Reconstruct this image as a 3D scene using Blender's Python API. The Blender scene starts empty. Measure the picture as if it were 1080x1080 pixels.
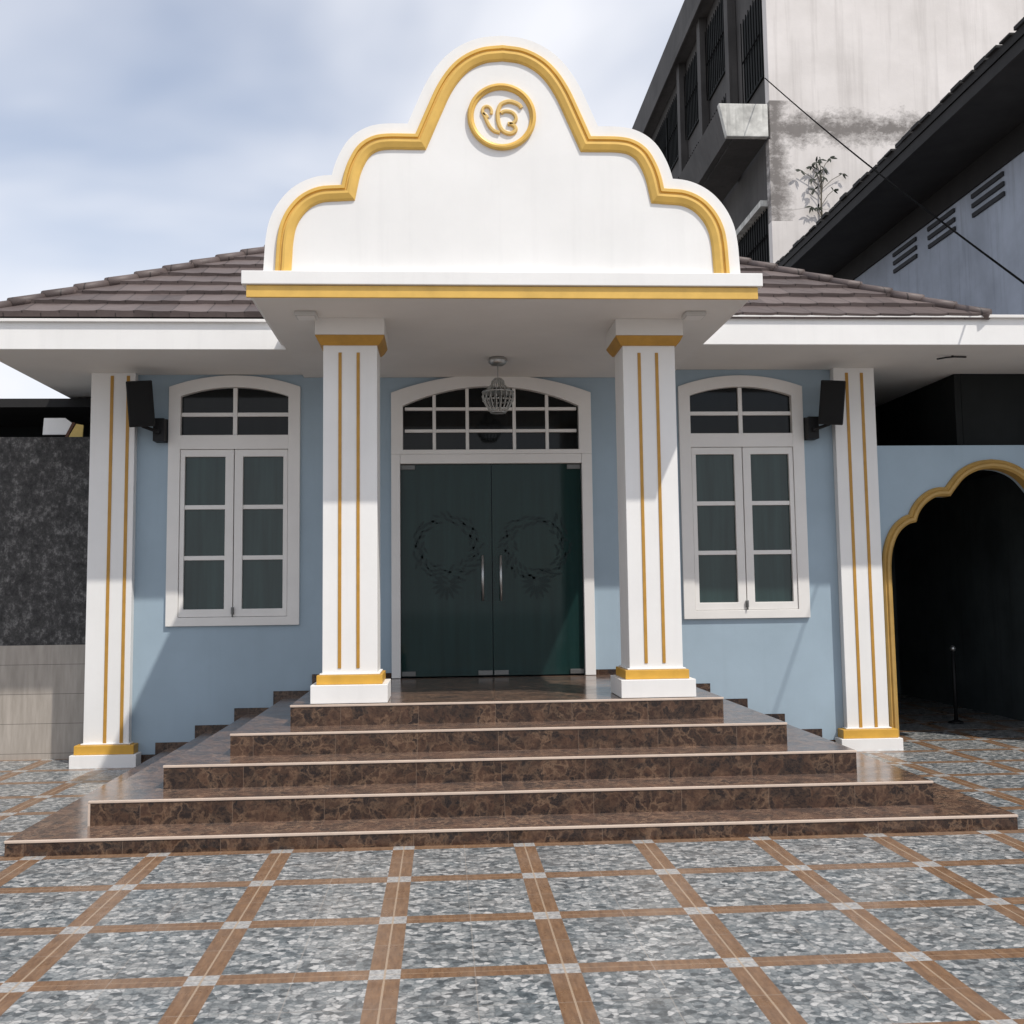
import bpy, bmesh, math, random
from mathutils import Matrix, Vector
R = math.radians
random.seed(7)
S = bpy.context.scene
COL = S.collection

# ------------------------------------------------------------------ camera
cam_d = bpy.data.cameras.new('camera')
cam = bpy.data.objects.new('camera', cam_d)
COL.objects.link(cam)
cr = Vector((0.99796883, -0.06245279, -0.0125641))
cu = Vector((0.00668359, -0.09349091, 0.9955977))
cf = Vector((0.06335248, 0.99365945, 0.09288361))
cam.matrix_world = Matrix((
    (cr.x, cu.x, -cf.x, -0.5184), (cr.y, cu.y, -cf.y, -11.321),
    (cr.z, cu.z, -cf.z, 1.589), (0, 0, 0, 1)))
cam_d.sensor_width = 36
cam_d.lens = 1169.36 / 1080 * 36
cam_d.shift_y = (514.95 - 540) / 1080
cam_d.clip_end = 1000
S.camera = cam

# ------------------------------------------------------------------ light
SUN_DIR = Vector((-0.46, 0.54, -1.0)).normalized()       # the way the light travels
to_sun = -SUN_DIR
elev = math.asin(to_sun.z)
azim = math.atan2(to_sun.x, to_sun.y)                    # clockwise from +Y
sl = bpy.data.lights.new('sun', 'SUN')
sl.energy = 2.65
sl.angle = R(0.8)
sl.color = (1.0, 0.955, 0.89)
so = bpy.data.objects.new('sun', sl)
COL.objects.link(so)
so.rotation_euler = SUN_DIR.to_track_quat('-Z', 'Y').to_euler()

W = bpy.data.worlds.new('World')
S.world = W
W.use_nodes = True
nt = W.node_tree
nt.nodes.clear()
def wn(t, **k):
    n = nt.nodes.new(t)
    for a, b in k.items():
        setattr(n, a, b)
    return n
sky = wn('ShaderNodeTexSky', sky_type='NISHITA', sun_disc=False, sun_elevation=elev, sun_rotation=azim)
sky.air_density = 1.0; sky.dust_density = 1.0; sky.ozone_density = 2.0
tc = wn('ShaderNodeTexCoord')
mp = wn('ShaderNodeMapping')
mp.inputs['Scale'].default_value = (1.3, 1.1, 2.3)
mp.inputs['Location'].default_value = (0.35, 0.2, 0.55)
n1 = wn('ShaderNodeTexNoise'); n1.inputs['Scale'].default_value = 1.5; n1.inputs['Detail'].default_value = 4.5; n1.inputs['Roughness'].default_value = 0.47
n1.inputs['Distortion'].default_value = 0.35
rp = wn('ShaderNodeValToRGB')
rp.color_ramp.elements[0].position = 0.37; rp.color_ramp.elements[0].color = (0.28, 0.28, 0.28, 1)
rp.color_ramp.elements[1].position = 0.58; rp.color_ramp.elements[1].color = (0.97, 0.97, 0.97, 1)
mx = wn('ShaderNodeMix', data_type='RGBA')
bg = wn('ShaderNodeBackground'); bg.inputs['Strength'].default_value = 0.122
ow = wn('ShaderNodeOutputWorld')
L = nt.links.new
L(tc.outputs['Generated'], mp.inputs['Vector']); L(mp.outputs[0], n1.inputs['Vector'])
L(n1.outputs['Fac'], rp.inputs['Fac']); L(rp.outputs['Color'], mx.inputs['Factor'])
sp = wn('ShaderNodeSeparateXYZ'); L(tc.outputs['Generated'], sp.inputs[0])
mr = wn('ShaderNodeMapRange'); mr.inputs['From Min'].default_value = -0.3; mr.inputs['From Max'].default_value = 0.75
mr.inputs['To Min'].default_value = 0.90; mr.inputs['To Max'].default_value = 0.93
L(sp.outputs[1], mr.inputs[0])
vm = wn('ShaderNodeVectorMath', operation='SCALE'); vm.inputs[0].default_value = (6.6, 6.7, 7.1); L(mr.outputs[0], vm.inputs['Scale']); L(vm.outputs[0], mx.inputs['B'])
vm2 = wn('ShaderNodeVectorMath', operation='SCALE'); L(sky.outputs[0], vm2.inputs[0]); L(mr.outputs[0], vm2.inputs['Scale'])
L(vm2.outputs[0], mx.inputs['A']); L(mx.outputs['Result'], bg.inputs['Color']); L(bg.outputs[0], ow.inputs['Surface'])
S.view_settings.view_transform = 'Standard'
S.view_settings.look = 'None'
S.view_settings.gamma = 1
S.view_settings.exposure = 0.36

# ------------------------------------------------------------------ node helpers
class NT:
    def __init__(s, name):
        s.m = bpy.data.materials.new(name); s.m.use_nodes = True
        s.t = s.m.node_tree; s.b = s.t.nodes['Principled BSDF']
    def n(s, t, ins=None, **k):
        x = s.t.nodes.new(t)
        for a, b in k.items(): setattr(x, a, b)
        for a, b in (ins or {}).items(): s.put(x.inputs[a], b)
        return x
    def put(s, sock, v):
        if hasattr(v, 'is_output'): s.t.links.new(v, sock)
        elif hasattr(v, 'outputs'): s.t.links.new(v.outputs[0], sock)
        else:
            try: sock.default_value = v
            except Exception: sock.default_value = tuple(v) + (1,)
    def math(s, op, a, b=0.0, c=None):
        x = s.t.nodes.new('ShaderNodeMath'); x.operation = op
        s.put(x.inputs[0], a); s.put(x.inputs[1], b)
        if c is not None: s.put(x.inputs[2], c)
        return x.outputs[0]
    def mix(s, f, a, b, blend='MIX'):
        x = s.t.nodes.new('ShaderNodeMix'); x.data_type = 'RGBA'; x.blend_type = blend
        s.put(x.inputs['Factor'], f); s.put(x.inputs['A'], a); s.put(x.inputs['B'], b)
        return x.outputs['Result']
    def ramp(s, f, stops, interp='LINEAR'):
        x = s.t.nodes.new('ShaderNodeValToRGB'); cr = x.color_ramp; cr.interpolation = interp
        while len(cr.elements) < len(stops): cr.elements.new(0.5)
        for e, (p, c) in zip(cr.elements, stops):
            e.position = p
            e.color = (c, c, c, 1) if not hasattr(c, '__len__') else tuple(c) + (1,)
        s.put(x.inputs[0], f); return x.outputs[0]
    def noise(s, vec, scale, detail=4, rough=0.55, dist=0.0):
        return s.n('ShaderNodeTexNoise', {'Vector': vec, 'Scale': scale, 'Detail': detail, 'Roughness': rough, 'Distortion': dist}).outputs['Fac']
    def obj(s): return s.n('ShaderNodeTexCoord').outputs['Object']
    def geo(s): return s.n('ShaderNodeNewGeometry').outputs['Position']
    def scale(s, v, sc, loc=(0, 0, 0), rot=(0, 0, 0)):
        return s.n('ShaderNodeMapping', {'Vector': v, 'Scale': sc, 'Location': loc, 'Rotation': rot}).outputs[0]
    def bump(s, h, strength, dist=0.01):
        x = s.n('ShaderNodeBump', {'Height': h, 'Strength': strength, 'Distance': dist}); s.t.links.new(x.outputs[0], s.b.inputs['Normal'])
    def set(s, **k):
        for a, b in k.items(): s.put(s.b.inputs[a.replace('_', ' ')], b)
        return s

def rgb(*c): return tuple(c)

def paint(name, base, rough=0.5, var=0.06, scale=2.0, bump=0.05, bscale=60, spec=0.4, streak=0.0, **kw):
    m = NT(name); g = m.geo()
    n = m.noise(g, scale, 5, 0.6)
    lo = tuple(c * (1 - var) for c in base); hi = tuple(min(1, c * (1 + var)) for c in base)
    c = m.ramp(n, [(0.3, lo), (0.7, hi)])
    if streak:
        st = m.noise(m.scale(g, (6, 6, 0.35)), 1.6, 4, 0.6)
        c = m.mix(m.math('MULTIPLY', m.ramp(st, [(0.52, 0), (0.75, 1)]), streak), c, tuple(x * 0.55 for x in base) + (1,))
    m.set(Base_Color=c, Roughness=rough, Specular_IOR_Level=spec, **kw)
    if bump: m.bump(m.noise(g, bscale, 3), bump, 0.004)
    return m.m

M = {}
M['white'] = paint('white_paint', (0.80, 0.79, 0.77), 0.55, 0.04, 1.3, 0.08, 45, streak=0.09)
M['frame'] = paint('frame_white', (0.76, 0.74, 0.71), 0.35, 0.04, 2.5, 0.03, 30)
M['soffit'] = paint('soffit_white', (0.72, 0.70, 0.67), 0.7, 0.04, 1.5, 0.03, 30)
M['blue'] = paint('blue_wall_paint', (0.33, 0.42, 0.49), 0.6, 0.09, 0.9, 0.14, 50, spec=0.3, streak=0.07)
M['gold'] = paint('gold_paint', (0.70, 0.435, 0.10), 0.38, 0.10, 6, 0.08, 40, spec=0.5, Metallic=0.12)
M['goldpale'] = paint('pale_gold_paint', (0.70, 0.48, 0.17), 0.42, 0.08, 6, 0.05, 40)
M['goldarch'] = paint('dull_gold_paint', (0.42, 0.26, 0.075), 0.5, 0.12, 6, 0.1, 40)
M['goldbase'] = paint('ochre_gold_paint', (0.60, 0.335, 0.05), 0.4, 0.12, 6, 0.08, 40)
M['golddark'] = paint('gold_groove', (0.45, 0.24, 0.04), 0.42, 0.12, 9, 0.05, 40)
M['black'] = paint('black_plastic', (0.005, 0.005, 0.006), 0.6, 0.1, 5, 0.1, 120)
M['grille'] = paint('speaker_grille', (0.004, 0.004, 0.004), 0.8, 0.1, 5, 0.5, 300)
M['steel'] = paint('brushed_steel', (0.45, 0.45, 0.44), 0.32, 0.05, 8, 0, 40, Metallic=0.9)
M['darksteel'] = paint('dull_steel', (0.16, 0.16, 0.155), 0.4, 0.1, 8, 0, 40, Metallic=0.7)
M['lampwhite'] = paint('lamp_plastic', (0.55, 0.54, 0.52), 0.4, 0.03, 4, 0)
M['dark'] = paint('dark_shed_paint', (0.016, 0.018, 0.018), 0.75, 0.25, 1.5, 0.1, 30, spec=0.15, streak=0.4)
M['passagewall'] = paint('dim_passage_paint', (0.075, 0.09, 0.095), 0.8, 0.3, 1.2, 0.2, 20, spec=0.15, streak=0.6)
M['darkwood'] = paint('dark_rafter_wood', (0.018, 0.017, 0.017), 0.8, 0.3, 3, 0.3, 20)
M['ventgrey'] = paint('vent_slat_grey', (0.035, 0.037, 0.042), 0.8, 0.2, 5, 0)
M['wire'] = paint('black_cable', (0.004, 0.004, 0.004), 0.9, 0.1, 5, 0, spec=0.05)
M['leaf'] = paint('leaf_green', (0.016, 0.022, 0.012), 0.7, 0.35, 9, 0)
M['stem'] = paint('stem_brown', (0.10, 0.085, 0.06), 0.7, 0.2, 9, 0)
M['yellow'] = paint('yellow_board', (0.70, 0.50, 0.16), 0.5, 0.1, 9, 0)
M['brownwood'] = paint('brown_frame_wood', (0.10, 0.035, 0.015), 0.5, 0.2, 9, 0)

def glassmat(name, base, var, spec):
    m = NT(name); g = m.geo()
    n = m.noise(m.scale(g, (9, 1, 0.6)), 1.4, 3)
    n2 = m.noise(g, 1.1, 3)
    c = m.ramp(n, [(0.3, tuple(x * (1 - var) for x in base)), (0.7, tuple(x * (1 + var) for x in base))])
    c = m.mix(m.math('MULTIPLY', n2, 0.35), c, tuple(x * 0.5 for x in base) + (1,))
    m.set(Base_Color=c, Roughness=0.06, Specular_IOR_Level=spec)
    return m.m
M['doorglass'] = glassmat('tinted_door_glass', (0.0115, 0.034, 0.032), 0.18, 0.22)
M['winglass'] = glassmat('curtained_window_glass', (0.022, 0.046, 0.044), 0.3, 0.45)
M['fanglass'] = glassmat('dark_fanlight_glass', (0.008, 0.0095, 0.010), 0.2, 0.22)
m = NT('etched_glass'); m.set(Base_Color=(0.0102, 0.0235, 0.0235, 1), Roughness=0.22, Specular_IOR_Level=0.2); M['etch'] = m.m
m = NT('crystal_glass'); m.set(Base_Color=(0.55, 0.55, 0.52, 1), Roughness=0.12, Specular_IOR_Level=0.7, Transmission_Weight=0.35); M['crystal'] = m.m

# brown emperador marble
def marble(name, rough, lift=1.0, joint=0.6, spec=0.5, grey=0.0):
    m = NT(name); g = m.geo()
    w1 = m.n('ShaderNodeTexNoise', {'Vector': g, 'Scale': 7.0, 'Detail': 5, 'Roughness': 0.62})
    wv = m.n('ShaderNodeVectorMath', {0: w1.outputs['Color'], 1: (0.5, 0.5, 0.5)}, operation='SUBTRACT')
    ws = m.n('ShaderNodeVectorMath', {0: wv.outputs[0], 'Scale': 0.26}, operation='SCALE')
    wp = m.n('ShaderNodeVectorMath', {0: g, 1: ws.outputs[0]}, operation='ADD').outputs[0]
    # per-tile offset so that veins break at the joints
    gx = m.n('ShaderNodeSeparateXYZ', {0: g})
    tile = m.math('FLOOR', m.math('DIVIDE', m.math('ADD', gx.outputs[0], 0.11), joint))
    off = m.n('ShaderNodeCombineXYZ', {0: m.math('MULTIPLY', tile, 3.7), 1: m.math('MULTIPLY', tile, 1.9), 2: 0.0}).outputs[0]
    wp2 = m.n('ShaderNodeVectorMath', {0: wp, 1: off}, operation='ADD').outputs[0]
    v1 = m.n('ShaderNodeTexVoronoi', {'Vector': wp2, 'Scale': 12.0}, feature='DISTANCE_TO_EDGE').outputs['Distance']
    v2 = m.n('ShaderNodeTexVoronoi', {'Vector': wp2, 'Scale': 24.0}, feature='DISTANCE_TO_EDGE').outputs['Distance']
    cell = m.n('ShaderNodeTexVoronoi', {'Vector': wp2, 'Scale': 12.0}).outputs['Color']
    cs = m.n('ShaderNodeSeparateColor', {0: cell}).outputs[0]
    cl = m.noise(wp2, 6.5, 8, 0.75)
    def k(*c): return tuple(x * lift for x in c)
    base = m.ramp(cl, [(0.38, k(0.010, 0.006, 0.005)), (0.48, k(0.034, 0.017, 0.011)), (0.57, k(0.066, 0.033, 0.020)), (0.68, k(0.13, 0.075, 0.045))])
    base = m.mix(m.ramp(m.math('ADD', m.math('MULTIPLY', cs, 0.6), m.math('MULTIPLY', m.noise(wp2, 8, 4), 0.5)), [(0.60, 0), (0.74, 0.88)]), base, k(0.014, 0.009, 0.008) + (1,))
    vm_ = m.ramp(m.noise(wp2, 5.0, 3), [(0.38, 0.1), (0.62, 1.0)])
    base = m.mix(m.math('MULTIPLY', vm_, m.ramp(v1, [(0.0, 0.62), (0.05, 0.32), (0.17, 0.0)])), base, k(0.25, 0.155, 0.095) + (1,))
    base = m.mix(m.ramp(v2, [(0.0, 0.28), (0.16, 0.0)]), base, k(0.12, 0.068, 0.040) + (1,))
    fr = m.math('ABSOLUTE', m.math('SUBTRACT', m.math('FRACT', m.math('DIVIDE', m.math('ADD', gx.outputs[0], 0.11), joint)), 0.5))
    base = m.mix(m.math('MULTIPLY', m.math('GREATER_THAN', fr, 0.5 - 0.002 / joint), 0.55), base, (0.20, 0.14, 0.10, 1))
    if grey: base = m.mix(grey, base, (0.145, 0.125, 0.112, 1))  # grey of reflected surroundings mixed into the tread's own colour
    rr = m.ramp(m.noise(g, 4, 4), [(0.3, rough * 0.8), (0.7, rough * 1.3)])
    m.set(Base_Color=base, Roughness=rr, Specular_IOR_Level=spec)
    return m.m
M['riser'] = marble('brown_marble_riser', 0.16, 1.0)
M['tread'] = marble('brown_marble_tread', 0.17, 2.1, 0.6, 0.7, 0.24)
M['skirt'] = marble('brown_marble_skirting', 0.2, 0.8, 0.39)
M['nosing'] = paint('beige_nosing', (0.56, 0.45, 0.37), 0.4, 0.08, 6, 0)

# patterned courtyard tiles: pebble panels between wood-look bands
m = NT('courtyard_tile'); g = m.geo(); sx = m.n('ShaderNodeSeparateXYZ', {0: g})
PX_, PY_ = 0.755, 0.775
def cell(v, off, p):
    f = m.math('FRACT', m.math('ADD', m.math('DIVIDE', m.math('SUBTRACT', v, off), p), 0.5))
    return m.math('MULTIPLY', m.math('ABSOLUTE', m.math('SUBTRACT', f, 0.5)), p)
dx = cell(sx.outputs[0], -0.014, PX_); dy = cell(sx.outputs[1], -4.935, PY_)
bx = m.math('LESS_THAN', dx, 0.066); by = m.math('LESS_THAN', dy, 0.060)
wob = m.n('ShaderNodeTexNoise', {'Vector': g, 'Scale': 22.0, 'Detail': 2})
pv = m.n('ShaderNodeVectorMath', {0: m.scale(g, (0.95, 1.0, 1)), 1: m.n('ShaderNodeVectorMath', {0: wob.outputs['Color'], 'Scale': 0.03}, operation='SCALE').outputs[0]}, operation='ADD').outputs[0]
pb = m.n('ShaderNodeTexVoronoi', {'Vector': pv, 'Scale': 30.0, 'Randomness': 1.0})
pe = m.n('ShaderNodeTexVoronoi', {'Vector': pv, 'Scale': 30.0}, feature='DISTANCE_TO_EDGE').outputs['Distance']
pc = m.n('ShaderNodeSeparateColor', {0: pb.outputs['Color']})
big = m.noise(g, 3.0, 3)
tone = m.math('ADD', m.math('MULTIPLY', pc.outputs[0], 0.62), m.math('MULTIPLY', m.ramp(m.noise(g, 24, 5, 0.7), [(0.32, 0), (0.68, 1)]), 0.40))
peb = m.ramp(tone, [(0.20, (0.055, 0.067, 0.074)), (0.40, (0.155, 0.175, 0.183)), (0.62, (0.29, 0.30, 0.298)), (0.85, (0.52, 0.515, 0.50))])
peb = m.mix(m.ramp(pe, [(0.0, 0.6), (0.14, 0.0)]), peb, (0.075, 0.085, 0.095, 1))
wg = m.noise(m.scale(g, (30, 6, 1)), 1.5, 4, 0.6)
wood = m.ramp(wg, [(0.3, (0.135, 0.072, 0.038)), (0.7, (0.25, 0.142, 0.076))])
stonelet = m.ramp(m.noise(g, 45, 3), [(0.3, (0.22, 0.22, 0.22)), (0.7, (0.50, 0.49, 0.47))])
c = m.mix(m.math('MAXIMUM', bx, by), peb, wood)
c = m.mix(m.math('MULTIPLY', bx, by), c, stonelet)
seam = m.math('MAXIMUM', m.math('LESS_THAN', dx, 0.0045), m.math('MULTIPLY', m.math('LESS_THAN', dy, 0.003), 0.6))
c = m.mix(m.math('MULTIPLY', seam, 0.8), c, (0.40, 0.30, 0.21, 1))
gx2 = cell(sx.outputs[0], -0.014 + PX_ / 2, PX_); gy2 = cell(sx.outputs[1], -4.935 + PY_ / 2, PY_)
c = m.mix(m.math('MULTIPLY', m.math('MAXIMUM', m.math('LESS_THAN', gx2, 0.0025), m.math('LESS_THAN', gy2, 0.0025)), 0.35), c, (0.40, 0.35, 0.30, 1))
c = m.mix(m.ramp(big, [(0.35, 0.0), (0.75, 0.22)]), c, (0.25, 0.21, 0.18, 1))
m.set(Base_Color=c, Roughness=m.ramp(m.noise(g, 7, 4), [(0.3, 0.22), (0.7, 0.42)]), Specular_IOR_Level=0.5)
m.bump(pe, 0.15, 0.003)
M['tile'] = m.m

# roof tile
m = NT('roof_tile'); g = m.geo()
n = m.noise(g, 2.0, 5, 0.6); n2 = m.noise(g, 30, 3)
sx = m.n('ShaderNodeSeparateXYZ', {0: g})
idx = m.n('ShaderNodeCombineXYZ', {0: m.math('FLOOR', m.math('DIVIDE', sx.outputs[0], 0.33)), 1: m.math('FLOOR', m.math('DIVIDE', sx.outputs[2], 0.181)), 2: m.math('FLOOR', m.math('DIVIDE', sx.outputs[1], 0.33))}).outputs[0]
wn_ = m.n('ShaderNodeTexWhiteNoise', {0: idx}).outputs['Value']
c = m.ramp(m.math('ADD', m.math('MULTIPLY', n, 0.65), m.math('MULTIPLY', wn_, 0.35)), [(0.25, (0.075, 0.056, 0.052)), (0.75, (0.165, 0.128, 0.118))])
c = m.mix(m.math('MULTIPLY', n2, 0.35), c, (0.055, 0.042, 0.04, 1))
odd = m.math('MULTIPLY', m.math('MODULO', m.math('FLOOR', m.math('DIVIDE', m.math('SUBTRACT', sx.outputs[2], 4.15), 0.181)), 2.0), 0.165)
jn = m.math('FRACT', m.math('DIVIDE', m.math('ADD', sx.outputs[0], m.math('ADD', odd, 33.0)), 0.33))
c = m.mix(m.math('MULTIPLY', m.math('LESS_THAN', jn, 0.035), 0.8), c, (0.025, 0.019, 0.018, 1))
m.set(Base_Color=c, Roughness=0.55, Specular_IOR_Level=0.4); m.bump(n2, 0.3, 0.004)
M['roof'] = m.m

# weathered concrete wall of the tall block, with a mould band
m = NT('weathered_wall'); g = m.geo(); sx = m.n('ShaderNodeSeparateXYZ', {0: g})
z = sx.outputs[2]
n = m.noise(g, 0.9, 6, 0.6)
c = m.ramp(n, [(0.3, (0.66, 0.62, 0.59)), (0.7, (0.80, 0.755, 0.725))])
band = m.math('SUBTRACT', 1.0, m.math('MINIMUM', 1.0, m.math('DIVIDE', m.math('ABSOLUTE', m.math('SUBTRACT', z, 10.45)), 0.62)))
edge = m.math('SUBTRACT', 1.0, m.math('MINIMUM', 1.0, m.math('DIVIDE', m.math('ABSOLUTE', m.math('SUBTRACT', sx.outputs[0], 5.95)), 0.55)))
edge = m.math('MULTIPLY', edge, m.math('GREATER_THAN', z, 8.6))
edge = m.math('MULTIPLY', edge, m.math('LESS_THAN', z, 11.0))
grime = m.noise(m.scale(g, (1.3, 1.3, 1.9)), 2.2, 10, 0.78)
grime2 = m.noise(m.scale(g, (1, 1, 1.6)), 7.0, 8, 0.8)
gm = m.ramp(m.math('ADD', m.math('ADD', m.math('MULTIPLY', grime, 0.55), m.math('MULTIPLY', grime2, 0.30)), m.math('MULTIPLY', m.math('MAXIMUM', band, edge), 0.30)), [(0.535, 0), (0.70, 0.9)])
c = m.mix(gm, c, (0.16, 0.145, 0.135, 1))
st = m.noise(m.scale(g, (5, 5, 0.25)), 1.5, 5, 0.6)
c = m.mix(m.ramp(st, [(0.5, 0.0), (0.75, 0.30)]), c, (0.30, 0.27, 0.25, 1))
cr_ = m.math('LESS_THAN', m.math('ABSOLUTE', m.math('SUBTRACT', m.math('ADD', z, m.math('MULTIPLY', m.noise(g, 1.2, 4), 0.2)), 8.95)), 0.012)
c = m.mix(m.math('MULTIPLY', cr_, 0.4), c, (0.3, 0.28, 0.26, 1))
m.set(Base_Color=c, Roughness=0.85, Specular_IOR_Level=0.2); m.bump(grime, 0.2, 0.02)
M['oldwall'] = m.m
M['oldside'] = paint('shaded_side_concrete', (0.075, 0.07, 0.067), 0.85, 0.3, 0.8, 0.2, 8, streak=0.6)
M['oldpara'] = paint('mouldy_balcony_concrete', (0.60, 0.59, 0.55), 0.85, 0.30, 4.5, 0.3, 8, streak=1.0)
M['housewall'] = paint('blue_grey_plaster', (0.38, 0.42, 0.49), 0.8, 0.28, 0.7, 0.2, 8, streak=0.55)

# dark split-stone cladding and beige tile of the boundary wall
m = NT('dark_stone_cladding'); g = m.geo()
n = m.noise(m.scale(g, (1, 1, 0.8)), 26, 6, 0.75)
n2 = m.noise(g, 5.5, 3, 0.6)
c = m.ramp(m.math('ADD', m.math('MULTIPLY', n, 0.7), m.math('MULTIPLY', n2, 0.3)), [(0.38, (0.020, 0.019, 0.019)), (0.52, (0.06, 0.057, 0.055)), (0.66, (0.24, 0.23, 0.22))])
m.set(Base_Color=c, Roughness=0.8); m.bump(n, 0.6, 0.02); M['cladding'] = m.m
m = NT('beige_dado_tile'); g = m.geo(); sx = m.n('ShaderNodeSeparateXYZ', {0: g})
n = m.noise(m.scale(g, (8, 8, 1)), 2, 5, 0.6)
c = m.ramp(n, [(0.3, (0.30, 0.265, 0.225)), (0.7, (0.44, 0.39, 0.34))])
fz = m.math('FRACT', m.math('DIVIDE', sx.outputs[2], 0.3))
c = m.mix(m.math('LESS_THAN', fz, 0.015), c, (0.10, 0.09, 0.08, 1))
m.set(Base_Color=c, Roughness=0.4); M['dado'] = m.m

# ------------------------------------------------------------------ mesh helpers
def link(name, bm, mat, parent=None, bevel=0.0, smooth=False):
    bmesh.ops.recalc_face_normals(bm, faces=bm.faces)
    me = bpy.data.meshes.new(name); bm.to_mesh(me); bm.free()
    me.materials.append(M[mat] if isinstance(mat, str) else mat)
    if smooth:
        for p in me.polygons: p.use_smooth = True
    o = bpy.data.objects.new(name, me); COL.objects.link(o)
    if parent: o.parent = parent
    if bevel:
        b = o.modifiers.new('edge', 'BEVEL'); b.width = bevel; b.segments = 2; b.limit_method = 'ANGLE'; b.angle_limit = R(40)
    return o
def BM(): return bmesh.new()
def box(bm, x0, x1, y0, y1, z0, z1, mtx=None):
    vs = [bm.verts.new((x, y, z)) for x in (x0, x1) for y in (y0, y1) for z in (z0, z1)]
    for f in ((0, 1, 3, 2), (4, 6, 7, 5), (0, 4, 5, 1), (2, 3, 7, 6), (0, 2, 6, 4), (1, 5, 7, 3)):
        bm.faces.new([vs[i] for i in f])
    if mtx is not None:
        for v in vs: v.co = mtx @ v.co
    return vs
def prism(bm, poly, y0, y1):
    """polygon in (x, z) pushed from y0 to y1"""
    a = [bm.verts.new((x, y0, z)) for x, z in poly]; b = [bm.verts.new((x, y1, z)) for x, z in poly]
    bm.faces.new(a); bm.faces.new(b[::-1])
    n = len(poly)
    for i in range(n):
        j = (i + 1) % n
        bm.faces.new((a[i], b[i], b[j], a[j]))
def frustum(bm, cx, cy, z0, hx0, hy0, z1, hx1, hy1):
    lo = [bm.verts.new((cx + sx * hx0, cy + sy * hy0, z0)) for sx, sy in ((-1, -1), (1, -1), (1, 1), (-1, 1))]
    hi = [bm.verts.new((cx + sx * hx1, cy + sy * hy1, z1)) for sx, sy in ((-1, -1), (1, -1), (1, 1), (-1, 1))]
    bm.faces.new(lo[::-1]); bm.faces.new(hi)
    for i in range(4): bm.faces.new((lo[i], lo[(i + 1) % 4], hi[(i + 1) % 4], hi[i]))
def sweep(bm, path, section, closed=False):
    """section [(offset to the left of the path, y)] swept along a path in (x, z), mitred"""
    n = len(path); rows = []
    P = [Vector(p) for p in path]
    def nrm(a, b):
        d = (b - a).normalized(); return Vector((-d.y, d.x))
    for i in range(n):
        if closed: n0, n1_ = nrm(P[i - 1], P[i]), nrm(P[i], P[(i + 1) % n])
        else:
            n0 = nrm(P[i - 1], P[i]) if i else None
            n1_ = nrm(P[i], P[i + 1]) if i < n - 1 else None
            n0 = n0 or n1_; n1_ = n1_ or n0
        mm = n0 + n1_
        if mm.length < 1e-5: mm = n0
        mm.normalize(); k = 1.0 / max(0.45, mm.dot(n0))
        rows.append([bm.verts.new((P[i].x + mm.x * k * o, y, P[i].y + mm.y * k * o)) for o, y in section])
    q = len(section)
    for i in range(n if closed else n - 1):
        a, b = rows[i], rows[(i + 1) % n]
        for j in range(q):
            bm.faces.new((a[j], a[(j + 1) % q], b[(j + 1) % q], b[j]))
    if not closed:
        bm.faces.new(rows[0]); bm.faces.new(rows[-1][::-1])
def tube(bm, pts, rad, seg=8, close=True):
    P = [Vector(p) for p in pts]; rings = []
    for i, p in enumerate(P):
        d = (P[min(i + 1, len(P) - 1)] - P[max(i - 1, 0)]).normalized()
        a = d.orthogonal().normalized() if abs(d.z) > 0.99 or True else None
        up = Vector((0, 0, 1)) if abs(d.z) < 0.95 else Vector((1, 0, 0))
        a = d.cross(up).normalized(); b = d.cross(a).normalized()
        r = rad[i] if hasattr(rad, '__len__') else rad
        rings.append([bm.verts.new(p + (a * math.cos(t) + b * math.sin(t)) * r) for t in [2 * math.pi * k / seg for k in range(seg)]])
    for i in range(len(rings) - 1):
        for k in range(seg):
            bm.faces.new((rings[i][k], rings[i][(k + 1) % seg], rings[i + 1][(k + 1) % seg], rings[i + 1][k]))
    if close:
        bm.faces.new(rings[0]); bm.faces.new(rings[-1][::-1])
def lathe(bm, cx, cy, prof, seg=24):
    rings = [[bm.verts.new((cx + r * math.cos(2 * math.pi * k / seg), cy + r * math.sin(2 * math.pi * k / seg), z)) for k in range(seg)] for r, z in prof]
    for i in range(len(rings) - 1):
        for k in range(seg):
            bm.faces.new((rings[i][k], rings[i][(k + 1) % seg], rings[i + 1][(k + 1) % seg], rings[i + 1][k]))
    bm.faces.new(rings[0]); bm.faces.new(rings[-1][::-1])
def tag(o, label, cat, group=None):
    o['label'] = label; o['category'] = cat
    if group: o['group'] = group
    return o
def thing(name, loc, label, cat, group=None):
    o = bpy.data.objects.new(name, None); COL.objects.link(o); o.location = loc
    o.empty_display_size = 0.2
    return tag(o, label, cat, group)
def adopt(root):
    """children were modelled in world coordinates: keep them there under the moved Empty"""
    for ch in root.children:
        ch.matrix_parent_inverse = Matrix.Translation(root.location).inverted()
def arc(x0, x1, zs, za, n=16):
    """segment arch from (x0, zs) over za to (x1, zs)"""
    h = za - zs; w = (x1 - x0) / 2; rr = (w * w + h * h) / (2 * h); cz = za - rr; cx = (x0 + x1) / 2
    t = math.asin(w / rr)
    return [(cx + rr * math.sin(-t + 2 * t * i / n), cz + rr * math.cos(-t + 2 * t * i / n)) for i in range(n + 1)]
def arcz(x, x0, x1, zs, za):
    h = za - zs; w = (x1 - x0) / 2; rr = (w * w + h * h) / (2 * h)
    return za - rr + math.sqrt(max(0, rr * rr - (x - (x0 + x1) / 2) ** 2))
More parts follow.
